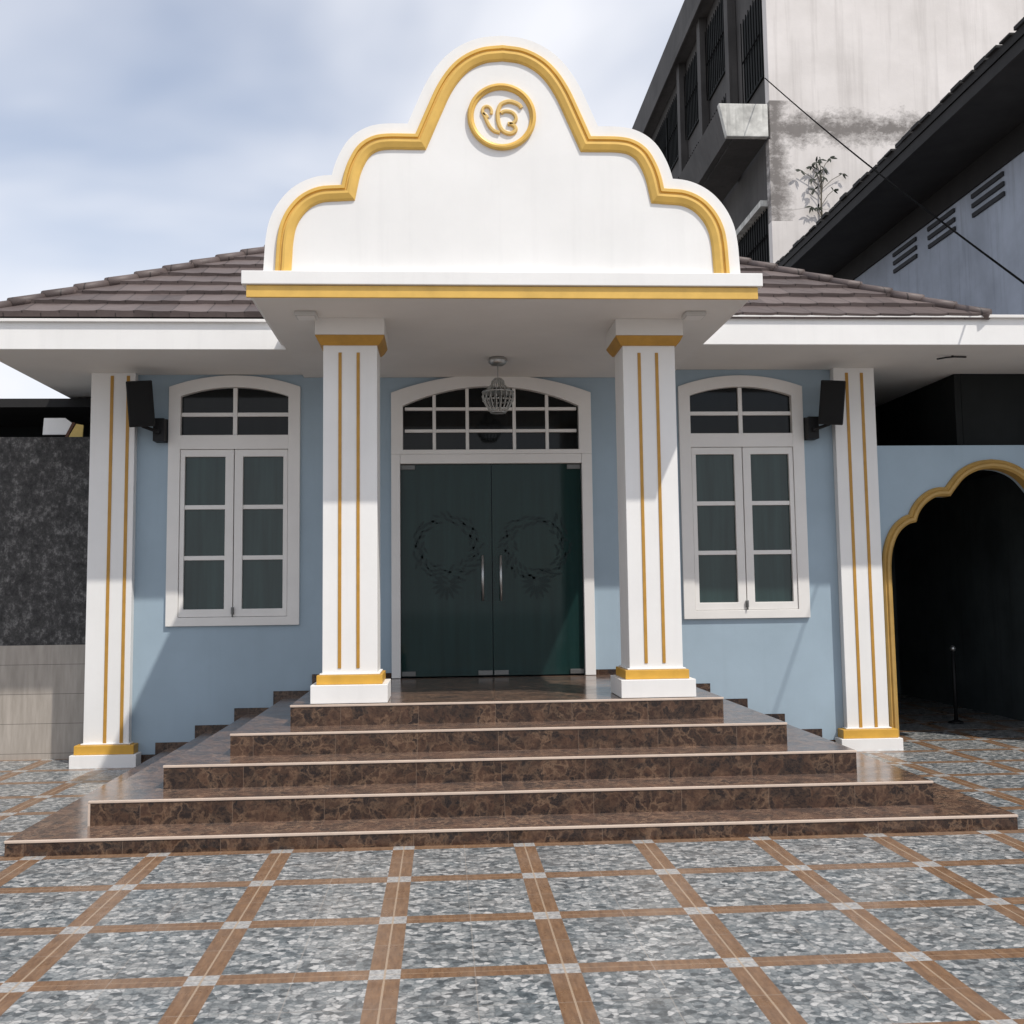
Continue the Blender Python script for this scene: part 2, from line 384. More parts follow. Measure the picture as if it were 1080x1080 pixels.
def catmull(pts, k=6):
    out = []
    P = [Vector(p) for p in pts]
    for i in range(len(P) - 1):
        p0 = P[i - 1] if i else P[0] * 2 - P[1]; p1 = P[i]; p2 = P[i + 1]; p3 = P[i + 2] if i + 2 < len(P) else P[-1] * 2 - P[-2]
        for j in range(k):
            t = j / k
            out.append(0.5 * ((2 * p1) + (p2 - p0) * t + (2 * p0 - 5 * p1 + 4 * p2 - p3) * t * t + (3 * p1 - p0 - 3 * p2 + p3) * t ** 3))
    out.append(P[-1]); return [tuple(p) for p in out]

# ------------------------------------------------------------------ ground
bm = BM()
ys = [-70, -4.12, 0.0, 40]; zs_ = [0, 0, -0.058, -0.058]
gv = [[bm.verts.new((x, y, z)) for x in (-70, 70)] for y, z in zip(ys, zs_)]
for i in range(3): bm.faces.new((gv[i][0], gv[i][1], gv[i + 1][1], gv[i + 1][0]))
fl = link('courtyard_floor', bm, 'tile'); fl['kind'] = 'structure'

# ------------------------------------------------------------------ the temple
T = thing('temple_building', (0, 2, 0), 'pale blue single storey temple with white gold-trimmed portico and brown tiled roof', 'building')
WO, WI, WZB, WZS, WZA = 3.27, 1.952, 1.286, 3.702, 3.819      # window outline
DH, DZS, DZA = 1.03, 3.637, 3.826                               # door outline
A = 0.12                                                      # frame width
TH = 0.20
bm = BM()
ZT = 3.96
def wbox(x0, x1, z0, z1): box(bm, x0, x1, 0, TH, z0, z1)
wi, wo = WI + 0.06, WO - 0.06; dh = DH - 0.06
for a, b in ((-4.04, -wo), (-wi, -dh), (dh, wi), (wo, 4.04)): wbox(a, b, -0.1, ZT)
for s in (-1, 1):
    x0, x1 = sorted((s * wi, s * wo)); ox0, ox1 = sorted((s * WI, s * WO))
    wbox(x0, x1, -0.1, WZB + 0.06)
    prism(bm, [(x0, ZT)] + [(x, z - 0.05) for x, z in arc(x0, x1, arcz(x0, ox0, ox1, WZS, WZA), WZA)] + [(x1, ZT)], 0, TH)
prism(bm, [(-dh, ZT)] + [(x, z - 0.05) for x, z in arc(-dh, dh, arcz(dh, -DH, DH, DZS, DZA), DZA)] + [(dh, ZT)], 0, TH)
wbox(-dh, dh, -0.1, 0.72)
for s in (-1, 1):
    x0, x1 = sorted((s * 3.84, s * 4.04)); box(bm, x0, x1, TH, 8.2, -0.1, ZT)
box(bm, -4.04, 4.04, 8.2, 8.4, -0.1, ZT)
link('wall', bm, 'blue', T)

# eaves: soffit boards and fascia, left and right of the portico
for s, zf, zt, x1 in ((-1, 3.828, 4.092, -4.70), (1, 3.882, 4.155, 6.5)):
    bm = BM()
    xa, xb = sorted((s * 1.86, x1))
    box(bm, xa, xb, -1.19, -0.003, zf, zf + 0.02)
    if s > 0: box(bm, 4.045, xb, -0.003, 2.4, zf, zf + 0.02)
    else: box(bm, xa, -4.045, -0.003, 8, zf, zf + 0.02)
    link('soffit', bm, 'soffit', T)
    bm = BM()
    box(bm, xa, xb, -1.225, -1.192, zf - 0.006, zt)
    xe0, xe1 = sorted((x1, x1 - s * 0.035)); box(bm, xe0 + (0.003 if s < 0 else 0.003), xe1 + 0.003, -1.19, 2.4 if s > 0 else 8, zf + 0.022, zt - 0.004)
    f = link('fascia', bm, 'white', T, 0.004)
    bm = BM(); box(bm, xa, xb - 0.002, -1.262, -1.227, zt - 0.022, zt + 0.006)
    link('drip_trim', bm, 'frame', f, 0.003)

# hipped tile roof: rows of tiles, each a shallow step over the one below
PT = math.tan(R(30)); EX = 4.70; EY = -1.27; EZ = 4.115; APY = EY + EX
def roofpt(side, u, t, lift=0.0):
    """front slope: u along the eave (-1..1), t up the slope 0..1"""
    w = EX * (1 - t); x = u * w; d = EX * t
    if side == 0: return (x, EY + d, EZ + d * PT + lift)
    if side == 1: return (EX - d, APY + x, EZ + d * PT + lift)
    if side == 2: return (-x, APY + EX - d, EZ + d * PT + lift)
    return (-EX + d, APY - x, EZ + d * PT + lift)
bm = BM()
ROWS = 15; TW = 0.33
for side in range(4):
    for k in range(ROWS):
        t0, t1 = k / ROWS, (k + 1) / ROWS
        w0, w1 = EX * (1 - t0), EX * (1 - t1)
        n = max(2, int(2 * w0 / (TW / 6)))
        shift = (k % 2) * TW / 2
        top = []; bot = []; low = []
        for i in range(n + 1):
            u = -1 + 2 * i / n
            xw = u * w0 + shift
            wav = 0.0025 * math.sin(2 * math.pi * xw / TW) + (0.005 if (xw % TW) < TW * 0.12 else 0)
            j = 0.004 * math.sin(xw * 3.1 + k * 1.7)
            bot.append(bm.verts.new(roofpt(side, u, t0, 0.052 + wav + j)))
            low.append(bm.verts.new(roofpt(side, u, t0 + 0.004, -0.01)))
            top.append(bm.verts.new(roofpt(side, u, t1 + 0.006 if k < ROWS - 1 else t1, 0.012 + wav * 0.4)))
        for i in range(n):
            bm.faces.new((bot[i], bot[i + 1], top[i + 1], top[i])); bm.faces.new((low[i], low[i + 1], bot[i + 1], bot[i]))
rf = link('roof', bm, 'roof', T)
for sx_, sy_ in ((-1, -1), (1, -1), (1, 1), (-1, 1)):
    bm = BM(); NC = 21
    a = Vector((sx_ * EX, APY + sy_ * EX, EZ)); b = Vector((0, APY, EZ + EX * PT))
    for i in range(NC):
        p = a.lerp(b, i / NC); q = a.lerp(b, (i + 1.12) / NC)
        p = p + Vector((0, 0, 0.045)); q = q + Vector((0, 0, 0.03))
        tube(bm, [p, q], [0.054, 0.044], 10)
    link('ridge_cap', bm, 'roof', rf, 0, True)

# ---- portico
PC = -0.03
bm = BM(); box(bm, PC - 1.885, PC + 1.885, -3.20, -0.004, 3.80, 3.858); link('portico_soffit', bm, 'soffit', T)
bm = BM()
box(bm, PC - 1.915, PC + 1.915, -3.225, -3.202, 3.772, 3.862)
link('gold_band', bm, 'gold', T, 0.003)
bm = BM(); box(bm, PC - 1.948, PC + 1.948, -3.25, -0.6, 3.865, 3.966); link('portico_slab', bm, 'white', T, 0.005)

# pediment outline (half, relative to the axis)
HALF = [[(1.715, 3.967), (1.708, 4.10), (1.70, 4.22), (1.675, 4.35), (1.615, 4.47), (1.52, 4.57), (1.39, 4.63), (1.225, 4.645)],
        [(1.225, 4.645), (1.205, 4.74), (1.17, 4.84), (1.105, 4.95), (1.01, 5.02), (0.89, 5.048), (0.67, 5.05)],
        [(0.67, 5.05), (0.59, 5.24), (0.505, 5.43), (0.41, 5.575), (0.30, 5.675), (0.16, 5.74), (0.0, 5.762)]]
half = []
for lobe in HALF:
    c_ = catmull(lobe, 5)
    half += c_ if not half else c_[1:]
prof = [(PC - x, z) for x, z in half] + [(PC + x, z) for x, z in half[::-1][1:]]
PY = -3.17
bm = BM()
# body grown outward by the rim width: each lobe offset on its own, trimmed where they cross
def offset(pl, d):
    out = []
    for i in range(len(pl)):
        p, q = Vector(pl[max(i - 1, 0)]), Vector(pl[min(i + 1, len(pl) - 1)])
        t = (q - p).normalized(); out.append((pl[i][0] + t.y * d, pl[i][1] - t.x * d))
    return out
def cross(p, q, r_, s_):
    d1 = (q[0] - p[0], q[1] - p[1]); d2 = (s_[0] - r_[0], s_[1] - r_[1]); k = d1[0] * d2[1] - d1[1] * d2[0]
    if abs(k) < 1e-12: return None
    t = ((r_[0] - p[0]) * d2[1] - (r_[1] - p[1]) * d2[0]) / k; u = ((r_[0] - p[0]) * d1[1] - (r_[1] - p[1]) * d1[0]) / k
    return (p[0] + d1[0] * t, p[1] + d1[1] * t) if 0 <= t <= 1 and 0 <= u <= 1 else None
hr = []
for lobe in HALF:
    o = offset(catmull(lobe, 5), 0.086)
    if not hr: hr = o; continue
    done = False
    for i in range(len(hr) - 1, 0, -1):
        for j in range(len(o) - 1):
            c_ = cross(hr[i - 1], hr[i], o[j], o[j + 1])
            if c_: hr = hr[:i] + [c_] + o[j + 1:]; done = True; break
        if done: break
    if not done: hr = hr + o
hr[0] = (hr[0][0], 3.967); hr[-1] = (0.0, hr[-1][1])
prism(bm, [(PC - x, z) for x, z in hr] + [(PC + x, z) for x, z in hr[::-1][1:]], PY, PY + 0.2)
pd = link('pediment', bm, 'white', T)
bm = BM(); sweep(bm, prof, [(-0.002, PY + 0.002), (-0.002, PY - 0.024), (-0.008, PY - 0.032), (-0.030, PY - 0.033), (-0.036, PY - 0.018), (-0.046, PY - 0.016), (-0.052, PY - 0.034),
                            (-0.070, PY - 0.036), (-0.108, PY - 0.022), (-0.119, PY - 0.012), (-0.122, PY + 0.002)])
link('gold_moulding', bm, 'gold', pd)
# round emblem
EXC, EZC = -0.042, 5.195
bm = BM()
ringp = [(EXC + 0.262 * math.cos(-t), EZC + 0.262 * math.sin(-t)) for t in [2 * math.pi * i / 64 for i in range(64)]]
sweep(bm, ringp, [(0, PY + 0.002), (0, PY - 0.022), (-0.010, PY - 0.034), (-0.024, PY - 0.036), (-0.030, PY - 0.022), (-0.042, PY - 0.018), (-0.048, PY - 0.010), (-0.048, PY + 0.002)], True)
link('emblem_ring', bm, 'gold', pd)
def epx(pts): return [(EXC + (a - 530) / 9 * 0.00735, EZC - (b - 487) / 9 * 0.00735) for a, b in pts]
strokes = [
    ([(432, 462), (434, 425), (420, 398), (392, 385), (362, 398), (350, 432), (362, 462), (386, 478), (398, 500)], 0.012),
    ([(360, 452), (380, 500), (398, 545), (425, 592), (462, 625), (512, 640)], 0.014),
    ([(716, 398), (694, 368), (658, 348), (610, 335), (566, 342), (524, 366), (502, 410), (492, 465), (497, 530), (514, 585), (545, 625), (590, 645), (632, 640), (658, 612), (652, 580), (622, 556), (585, 552)], 0.016),
    ([(522, 452), (548, 434), (590, 430), (632, 444), (658, 476), (662, 512), (640, 544), (600, 554)], 0.014)]
bm = BM()
for pts, w in strokes:
    sweep(bm, epx(catmull(pts, 4)), [(-w, PY + 0.002), (-w, PY - 0.010), (-w * 0.5, PY - 0.020), (w * 0.5, PY - 0.020), (w, PY - 0.010), (w, PY + 0.002)])
link('emblem_symbol', bm, 'goldpale', pd)

# ---- columns
def column(cx, hw, yf, yb, z0, zb1, zg1, zst, hb, hg, stripes, ztop, zlo, capital):
    bm = BM(); box(bm, cx - hw, cx + hw, yf, yb, zg1 - 0.01, zst)
    box(bm, cx - hw - 0.02, cx + hw + 0.02, yf - 0.02, yb, zg1, zg1 + 0.012)
    col = link('column', bm, 'white', T, 0.004)
    bm = BM(); box(bm, cx - hb, cx + hb, yf - (hb - hw), yb + (0.06 if capital else 0), z0, zb1); link('base', bm, 'white', col, 0.004)
    bm = BM(); box(bm, cx - hg, cx + hg, yf - (hg - hw), yb + (0.03 if capital else 0), zb1 + 0.001, zg1 - 0.001); link('base_band', bm, 'goldbase', col, 0.004)
    for a, b in stripes:
        bm = BM(); box(bm, cx + a, cx + b, yf - 0.006, yf + 0.01, zlo, ztop)
        link('stripe', bm, 'golddark', col, 0.002)
    if capital:
        cy = (yf + yb) / 2; hd = (yb - yf) / 2
        bm = BM(); frustum(bm, cx, cy, 3.588, hw + 0.014, hd + 0.014, 3.618, hw + 0.038, hd + 0.038)
        frustum(bm, cx, cy, 3.618, hw + 0.038, hd + 0.038, 3.662, hw + 0.062, hd + 0.062)
        link('capital', bm, 'golddark', col)  # darker gold than the mouldings, putting the capital's shade into its colour
        bm = BM(); box(bm, cx - hw - 0.061, cx + hw + 0.061, yf - 0.061, yb + 0.061, 3.664, 3.799); link('capital_block', bm, 'soffit', col)
H5 = 0.736
for s in (-1, 1):
    column(PC + s * 1.2185, 0.216, -2.435, -2.01, H5 + 0.003, 0.881, 0.955, 3.60, 0.299, 0.257,
           [(-0.094, -0.068), (0.051, 0.077)], 3.53, 1.005, True)
    st = [(-0.028, 0.004), (0.131, 0.163)] if s < 0 else [(-0.093, -0.061), (0.067, 0.099)]
    column(s * 3.802, 0.218, -0.10, 0.0, -0.075, 0.066, 0.155, 3.83 if s < 0 else 3.882, 0.317, 0.285, st, 3.80 if s < 0 else 3.83, 0.158, False)

# ---- windows
def pane(x0, x1, z0, z1, y, mat, parent, name='glass_pane'):
    bm = BM(); box(bm, x0, x1, y, y + 0.012, z0, z1); return link(name, bm, mat, parent)
def ring(bm, outer, inner, y0, y1):
    n = len(outer)
    vo0 = [bm.verts.new((x, y0, z)) for x, z in outer]; vo1 = [bm.verts.new((x, y1, z)) for x, z in outer]
    vi0 = [bm.verts.new((x, y0, z)) for x, z in inner]; vi1 = [bm.verts.new((x, y1, z)) for x, z in inner]
    for i in range(n):
        j = (i + 1) % n
        for a, b in ((vo0, vi0), (vi0, vi1), (vi1, vo1), (vo1, vo0)):
            bm.faces.new((a[i], a[j], b[j], b[i]))
for s in (-1, 1):
    x0, x1 = sorted((s * WI, s * WO)); cx = (x0 + x1) / 2
    i0, i1 = x0 + A, x1 - A; izs, iza = 3.605, 3.697; iz0 = 1.372
    bm = BM()
    outer = [(x1, WZB), (x0, WZB)] + arc(x0, x1, WZS, WZA); inner = [(i1, iz0), (i0, iz0)] + arc(i0, i1, izs, iza)
    ring(bm, outer, inner, -0.032, 0.12)
    box(bm, i0 - 0.004, i1 + 0.004, -0.028, 0.10, 3.062, 3.207)
    w = link('window', bm, 'frame', T, 0.004)
    bm = BM(); mz = 3.420
    box(bm, cx - 0.021, cx + 0.021, 0.0, 0.07, 3.209, iza - 0.004)
    box(bm, i0 + 0.001, cx - 0.022, 0.003, 0.07, mz - 0.02, mz + 0.02); box(bm, cx + 0.022, i1 - 0.001, 0.003, 0.07, mz - 0.02, mz + 0.02)
    link('glazing_bars', bm, 'frame', w, 0.003)
    bm = BM(); prism(bm, [(i1 + 0.02, 3.2), (i0 - 0.02, 3.2)] + arc(i0 - 0.02, i1 + 0.02, izs, iza + 0.02), 0.035, 0.047); link('fanlight_pane', bm, 'fanglass', w)
    for q in (-1, 1):
        a, b = (i0 + 0.003, cx - 0.004) if q < 0 else (cx + 0.004, i1 - 0.003)
        so_, si = 0.045, 0.084
        ga, gb = (a + so_, b - si) if q < 0 else (a + si, b - so_)
        gz0, gz1 = 1.452, 2.986
        bm = BM()
        ring(bm, [(b, iz0 + 0.003), (a, iz0 + 0.003), (a, 3.058), (b, 3.058)], [(gb, gz0), (ga, gz0), (ga, gz1), (gb, gz1)], -0.02, 0.05)
        for k in (1, 2):
            zz = gz0 + (gz1 - gz0) * k / 3
            box(bm, ga - 0.002, gb + 0.002, -0.008, 0.04, zz - 0.022, zz + 0.022)
        link('sash', bm, 'frame', w, 0.004)
        pane(ga - 0.01, gb + 0.01, gz0 - 0.01, gz1 + 0.01, 0.018, 'winglass', w)
    bm = BM(); box(bm, cx - 0.014, cx + 0.014, -0.045, -0.021, 1.40, 1.47); box(bm, cx - 0.006, cx + 0.006, -0.055, -0.046, 1.375, 1.455)
    link('bolt', bm, 'darksteel', w, 0.002)

# ---- door with fanlight
bm = BM()
i0, i1 = -0.91, 0.90; fz0, fzs, fza = 3.045, 3.50, 3.703
outer = [(DH, 3.0), (-DH, 3.0)] + arc(-DH, DH, DZS, DZA, 22)
inner = [(i1, fz0), (i0, fz0)] + arc(i0, i1, fzs, fza, 22)
ring(bm, outer, inner, -0.045, 0.14)
box(bm, -0.938, 0.922, -0.043, 0.14, 2.902, 2.999)
box(bm, -DH, -0.94, -0.045, 0.14, 0.739, 2.999); box(bm, 0.924, DH, -0.045, 0.14, 0.739, 2.999)
door = link('door', bm, 'frame', T, 0.004)
bm = BM()
cols = (-0.59, -0.25, 0.235, 0.575); rows = (3.245, 3.474)
for x in cols: box(bm, x - 0.017, x + 0.017, 0.0, 0.08, fz0 + 0.001, arcz(x, i0, i1, fzs, fza) - 0.002)
xs = (i0 + 0.001,) + cols + (i1 - 0.001,)
for z in rows:
    for a, b in zip(xs[:-1], xs[1:]): box(bm, a + 0.018, b - 0.018, 0.003, 0.08, z - 0.016, z + 0.016)
link('fanlight_bars', bm, 'frame', door, 0.003)
bm = BM(); prism(bm, [(i1 + 0.02, fz0 - 0.02), (i0 - 0.02, fz0 - 0.02)] + arc(i0 - 0.02, i1 + 0.02, fzs, fza + 0.02, 22), 0.04, 0.052); link('fanlight_pane', bm, 'fanglass', door)
def leafshape(bm, x, z, ang, ln, wd, y):
    n = 5; pts = []
    for i in range(n + 1):
        t = i / n; pts.append((t * ln, math.sin(math.pi * t) * wd))
    pts = pts + [(a, -b) for a, b in pts[::-1][1:-1]]
    ca, sa = math.cos(ang), math.sin(ang)
    prism(bm, [(x + a * ca - b * sa, z + a * sa + b * ca) for a, b in pts], y, y + 0.004)
for s in (-1, 1):
    a, b = (-0.936, -0.010) if s < 0 else (-0.004, 0.920)
    bm = BM(); box(bm, a, b, 0.02, 0.034, 0.748, 2.899); lf = link('door_leaf', bm, 'doorglass', door)
    hx = -0.108 if s < 0 else 0.076
    bm = BM(); tube(bm, [(hx, -0.045, 1.50), (hx, -0.045, 1.96)], 0.014, 10)
    for z in (1.57, 1.89): tube(bm, [(hx, 0.02, z), (hx, -0.045, z)], 0.008, 8)
    link('handle', bm, 'steel', door, 0, True)
    bm = BM()
    xo = a + 0.005 if s < 0 else b - 0.145; box(bm, xo, xo + 0.14, 0.005, 0.0195, 2.845, 2.893); link('patch_fitting', bm, 'darksteel', door, 0.003)
    bm = BM(); xi = b - 0.15 if s < 0 else a + 0.005; box(bm, xi, xi + 0.145, 0.005, 0.0195, 0.752, 0.80); link('patch_fitting', bm, 'darksteel', door, 0.003)
    bm = BM(); box(bm, xo, xo + 0.14, 0.005, 0.0195, 0.752, 0.80)
    link('patch_fitting', bm, 'darksteel', door, 0.003)
    bm = BM(); wx = -0.472 if s < 0 else 0.445; wz = 2.06
    for rr, cnt, ln in ((0.235, 26, 0.085), (0.285, 32, 0.09), (0.335, 34, 0.08)):
        for i in range(cnt):
            t = 2 * math.pi * i / cnt + (0.1 if rr > 0.3 else 0)
            if math.sin(t) > 0.82 and rr > 0.3: continue
            leafshape(bm, wx + rr * math.cos(t), wz + rr * math.sin(t) * 1.05, t + math.pi / 2 + random.uniform(-0.8, 0.8), ln, 0.013, 0.0155)
    for i in range(11):
        t = -math.pi / 2 + (i - 5) * 0.42
        leafshape(bm, wx + 0.03 * math.cos(t), wz - 0.38 + 0.03 * math.sin(t), t, 0.15 - 0.006 * abs(i - 5), 0.017, 0.015)
    link('etched_wreath', bm, 'etch', door)

# ------------------------------------------------------------------ marble steps
ST = thing('marble_steps', (0, -2, 0), 'broad brown marble steps with beige edging climbing on three sides to the glass door', 'steps')
W5, TS, D5, TF = 1.694, 0.382, 2.55, 0.394
def lv(k): return 0.096 + (k - 1) * 0.16
def wk(k): return W5 + (5 - k) * TS
def dk(k): return D5 + (5 - k) * TF
for k in range(1, 6):
    z1 = lv(k); z0 = -0.1 if k == 1 else lv(k - 1) - 0.012
    w_, d_ = wk(k), dk(k)
    bm = BM(); box(bm, -w_, w_, -d_, -0.002, z0, z1 - 0.014)
    st = link('step', bm, 'riser', ST)
    bm = BM(); box(bm, -w_ - 0.003, w_ + 0.003, -d_ + 0.016, -0.002, z1 - 0.013, z1); link('tread', bm, 'tread', st)
    bm = BM()
    box(bm, -w_ - 0.004, w_ + 0.004, -d_ - 0.006, -d_ + 0.015, z1 - 0.0155, z1 + 0.001)
    link('nosing', bm, 'nosing', st, 0.003)
    if k == 2:
        bm = BM(); box(bm, -w_ - 0.004, -w_ + 0.010, -d_ - 0.004, -d_ + 0.010, max(z0, 0) + 0.012, z1 - 0.016); link('corner_strip', bm, 'nosing', st)
for s in (-1, 1):
    bm = BM()
    prev = DH + 0.003
    for k in (5, 4, 3, 2, 1, 0):
        e = wk(k) + 0.128 if k else 3.485
        zt = lv(k) + 0.056 if k else 0.038
        zb = (lv(k - 1) + 0.0 if k > 1 else -0.07) if k else -0.07
        xa, xb = sorted((s * prev, s * e))
        if e > prev: box(bm, xa, xb, -0.016, -0.0015, zb, zt)
        prev = e
    link('skirting', bm, 'skirt', ST)

# ------------------------------------------------------------------ speakers
def speaker(s, label):
    root = thing('wall_speaker', (s * 3.33, 0.0, 3.22), label, 'speaker', 'speakers on the facade')
    mt = Matrix.Translation((s * 3.475, -0.30, 3.48)) @ Matrix.Rotation(R(-14 * s), 4, 'Z') @ Matrix.Rotation(R(9), 4, 'X') @ Matrix.Rotation(R(5 * s), 4, 'Y')
    bm = BM(); hw = 0.125
    vs = box(bm, -hw, hw, -0.11, 0.11, -0.225, 0.225)
    for v in vs:
        if v.co.y > 0: v.co.x *= 0.72
    bmesh.ops.transform(bm, matrix=mt, verts=bm.verts)
    link('cabinet', bm, 'black', root, 0.012)
    bm = BM(); box(bm, -hw + 0.012, hw - 0.012, -0.120, -0.108, -0.21, 0.21); bmesh.ops.transform(bm, matrix=mt, verts=bm.verts); link('grille', bm, 'grille', root, 0.006)
    bm = BM(); box(bm, -0.035, 0.035, -0.126, -0.1205, -0.185, -0.172); bmesh.ops.transform(bm, matrix=mt, verts=bm.verts); link('name_plate', bm, 'grille', root)
    bm = BM(); xw = s * 3.335
    box(bm, xw - 0.055, xw + 0.055, -0.03, -0.001, 3.13, 3.37)
    box(bm, xw - 0.02, xw + 0.02, -0.20, -0.031, 3.20, 3.24)
    box(bm, xw - 0.055, xw + 0.055, -0.16, -0.032, 3.13, 3.36)
    tube(bm, [(xw, -0.18, 3.22), (s * 3.46, -0.28, 3.26), (s * 3.475, -0.29, 3.32)], 0.018, 8)
    link('bracket', bm, 'black', root, 0.004)
    adopt(root)
speaker(-1, 'black speaker hung beside the left outer pillar, above the window with the sunlit sill corner')
speaker(1, 'black speaker hung beside the right outer pillar, next to the scalloped archway')

# ------------------------------------------------------------------ lights on the portico ceiling
for s, y, lab in ((-1, -2.64, 'small square ceiling light under the portico, left of the left column'), (1, -2.68, 'small square ceiling light under the portico, right of the right column')):
    x = PC + s * 1.545
    root = thing('ceiling_light', (x, y, 3.80), lab, 'lamp', 'square lights under the portico')
    bm = BM(); box(bm, x - 0.085, x + 0.085, y - 0.085, y + 0.085, 3.765, 3.7995); link('lamp_body', bm, 'lampwhite', root, 0.008)
    bm = BM(); box(bm, x - 0.068, x + 0.068, y - 0.068, y + 0.068, 3.759, 3.7645); link('diffuser', bm, 'frame', root, 0.002)
    adopt(root)
CX, CY = 0.02, -0.98
root = thing('chandelier', (CX, CY, 3.80), 'small crystal chandelier hanging in front of the fanlight above the door', 'chandelier')
bm = BM(); lathe(bm, CX, CY, [(0.02, 3.725), (0.06, 3.728), (0.088, 3.75), (0.092, 3.775), (0.08, 3.799)]); link('ceiling_rose', bm, 'steel', root, 0, True)
bm = BM(); tube(bm, [(CX, CY, 3.73), (CX, CY, 3.56)], 0.006, 8); link('rod', bm, 'steel', root)
bm = BM()
prof_c = [(0.03, 3.60), (0.055, 3.575), (0.062, 3.54), (0.10, 3.50), (0.142, 3.465), (0.150, 3.43), (0.140, 3.39), (0.115, 3.34), (0.085, 3.295), (0.07, 3.275)]
for k in range(18):
    t = 2 * math.pi * k / 18
    tube(bm, [(CX + r * math.cos(t), CY + r * math.sin(t), z) for r, z in prof_c], 0.0055, 5)
    for r, z in prof_c[4:9:2]:
        bmesh.ops.create_icosphere(bm, subdivisions=1, radius=0.011, matrix=Matrix.Translation((CX + r * math.cos(t + 0.14), CY + r * math.sin(t + 0.14), z)))
link('crystal_basket', bm, 'crystal', root)
bm = BM(); lathe(bm, CX, CY, [(0.01, 3.265), (0.072, 3.268), (0.080, 3.28), (0.02, 3.29)]); link('crystal_dish', bm, 'steel', root, 0, True)
bm = BM(); lathe(bm, CX, CY, [(0.152, 3.462), (0.156, 3.468), (0.152, 3.474), (0.146, 3.468)])
link('crystal_rim', bm, 'steel', root, 0, True)
adopt(root)

# ------------------------------------------------------------------ scalloped side archway
AW = thing('archway_wall', (5.4, 0.1, -0.06), 'blue side wall with a dark scalloped archway edged in gold, right of the facade', 'wall')
ACX = 5.30
hp = [(4.165, -0.06), (4.160, 1.0), (4.158, 1.80)] + catmull([(4.158, 1.80), (4.172, 1.93), (4.21, 2.06), (4.27, 2.165), (4.36, 2.24), (4.448, 2.265)], 4)[1:] + \
     catmull([(4.448, 2.265), (4.485, 2.36), (4.545, 2.44), (4.62, 2.50), (4.71, 2.535), (4.83, 2.535)], 4)[1:] + \
     catmull([(4.83, 2.535), (4.90, 2.625), (4.98, 2.715), (5.07, 2.775), (5.18, 2.815), (ACX, 2.83)], 4)[1:]
path = hp + [(2 * ACX - x, z) for x, z in hp[::-1][1:]]
bm = BM(); prism(bm, [(4.042, -0.07), (4.042, 3.075), (6.594, 3.075), (6.594, -0.07)] + path[::-1], 0.03, 0.20)
link('wall', bm, 'blue', AW)
bm = BM(); sweep(bm, path, [(-0.002, 0.14), (-0.002, 0.004), (0.02, -0.02), (0.045, -0.018), (0.055, 0.0), (0.075, -0.012), (0.092, 0.004), (0.095, 0.032), (0.02, 0.032), (0.02, 0.14)])
link('gold_moulding', bm, 'goldarch', AW)
adopt(AW)
CP = thing('covered_passage', (5.5, 3, -0.06), 'dark covered passage seen through and above the scalloped archway', 'passage')
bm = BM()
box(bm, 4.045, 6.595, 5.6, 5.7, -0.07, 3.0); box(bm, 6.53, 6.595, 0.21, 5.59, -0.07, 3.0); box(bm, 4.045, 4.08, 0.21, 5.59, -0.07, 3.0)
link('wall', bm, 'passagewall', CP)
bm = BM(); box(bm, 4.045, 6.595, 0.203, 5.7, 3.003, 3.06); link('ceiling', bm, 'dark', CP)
bm = BM(); box(bm, 4.046, 5.10, 2.30, 2.39, 3.062, 3.878); box(bm, 5.03, 5.10, 0.21, 2.295, 3.062, 3.878); box(bm, 5.105, 6.595, 0.21, 0.28, 3.08, 3.879)  # dark cover added to keep light out of the gap above the arch wall
link('dark_gap_cover', bm, 'dark', CP)
adopt(CP)
PO = thing('gate_post', (5.66, 1.9, -0.055), 'thin dark post with a small round knob standing inside the scalloped archway', 'post')
bm = BM(); tube(bm, [(5.66, 1.9, -0.055), (5.66, 1.9, 0.80)], 0.022, 10); lathe(bm, 5.66, 1.9, [(0.09, -0.055), (0.09, -0.04), (0.03, -0.02)]); link('pole', bm, 'black', PO, 0, True)
bm = BM(); bmesh.ops.create_icosphere(bm, subdivisions=2, radius=0.038, matrix=Matrix.Translation((5.66, 1.9, 0.835))); link('knob', bm, 'steel', PO, 0, True)
adopt(PO)
HK = BM(); tube(HK, [(4.42, -0.72, 3.845), (4.52, -0.72, 3.862), (4.60, -0.72, 3.868), (4.72, -0.72, 3.866)], 0.009, 6); tube(HK, [(4.58, -0.72, 3.866), (4.58, -0.72, 3.8815)], 0.012, 6)
tag(link('ceiling_hook', HK, 'black'), 'small black hook fixed under the eave above the archway', 'hook')

# ------------------------------------------------------------------ left boundary wall and what is behind it
BW = thing('boundary_wall', (-5.5, 0.6, -0.06), 'dark stone clad boundary wall with beige tiled base, left of the facade', 'wall')
bm = BM(); box(bm, -9, -4.045, 0.52, 0.72, -0.07, 3.27); link('stone_cladding', bm, 'cladding', BW)
bm = BM(); box(bm, -9, -4.046, 0.498, 0.518, -0.07, 1.10); link('tiled_base', bm, 'dado', BW)
adopt(BW)
SH = thing('neighbour_shed', (-6.5, 4, -0.06), 'dark shed behind the stone clad boundary wall', 'shed')
bm = BM(); box(bm, -9.5, -4.06, 2.6, 5.5, -0.07, 3.70); link('wall', bm, 'dark', SH)
bm = BM(); box(bm, -9.7, -4.06, 1.2, 5.7, 3.703, 3.80); link('roof', bm, 'darkwood', SH)
adopt(SH)
SG = thing('leaning_board', (-4.42, 0.62, 3.27), 'small tilted yellow and white board with brown edge on top of the stone wall', 'board')
mt = Matrix.Translation((-4.43, 0.60, 3.275)) @ Matrix.Rotation(R(-10), 4, 'X')
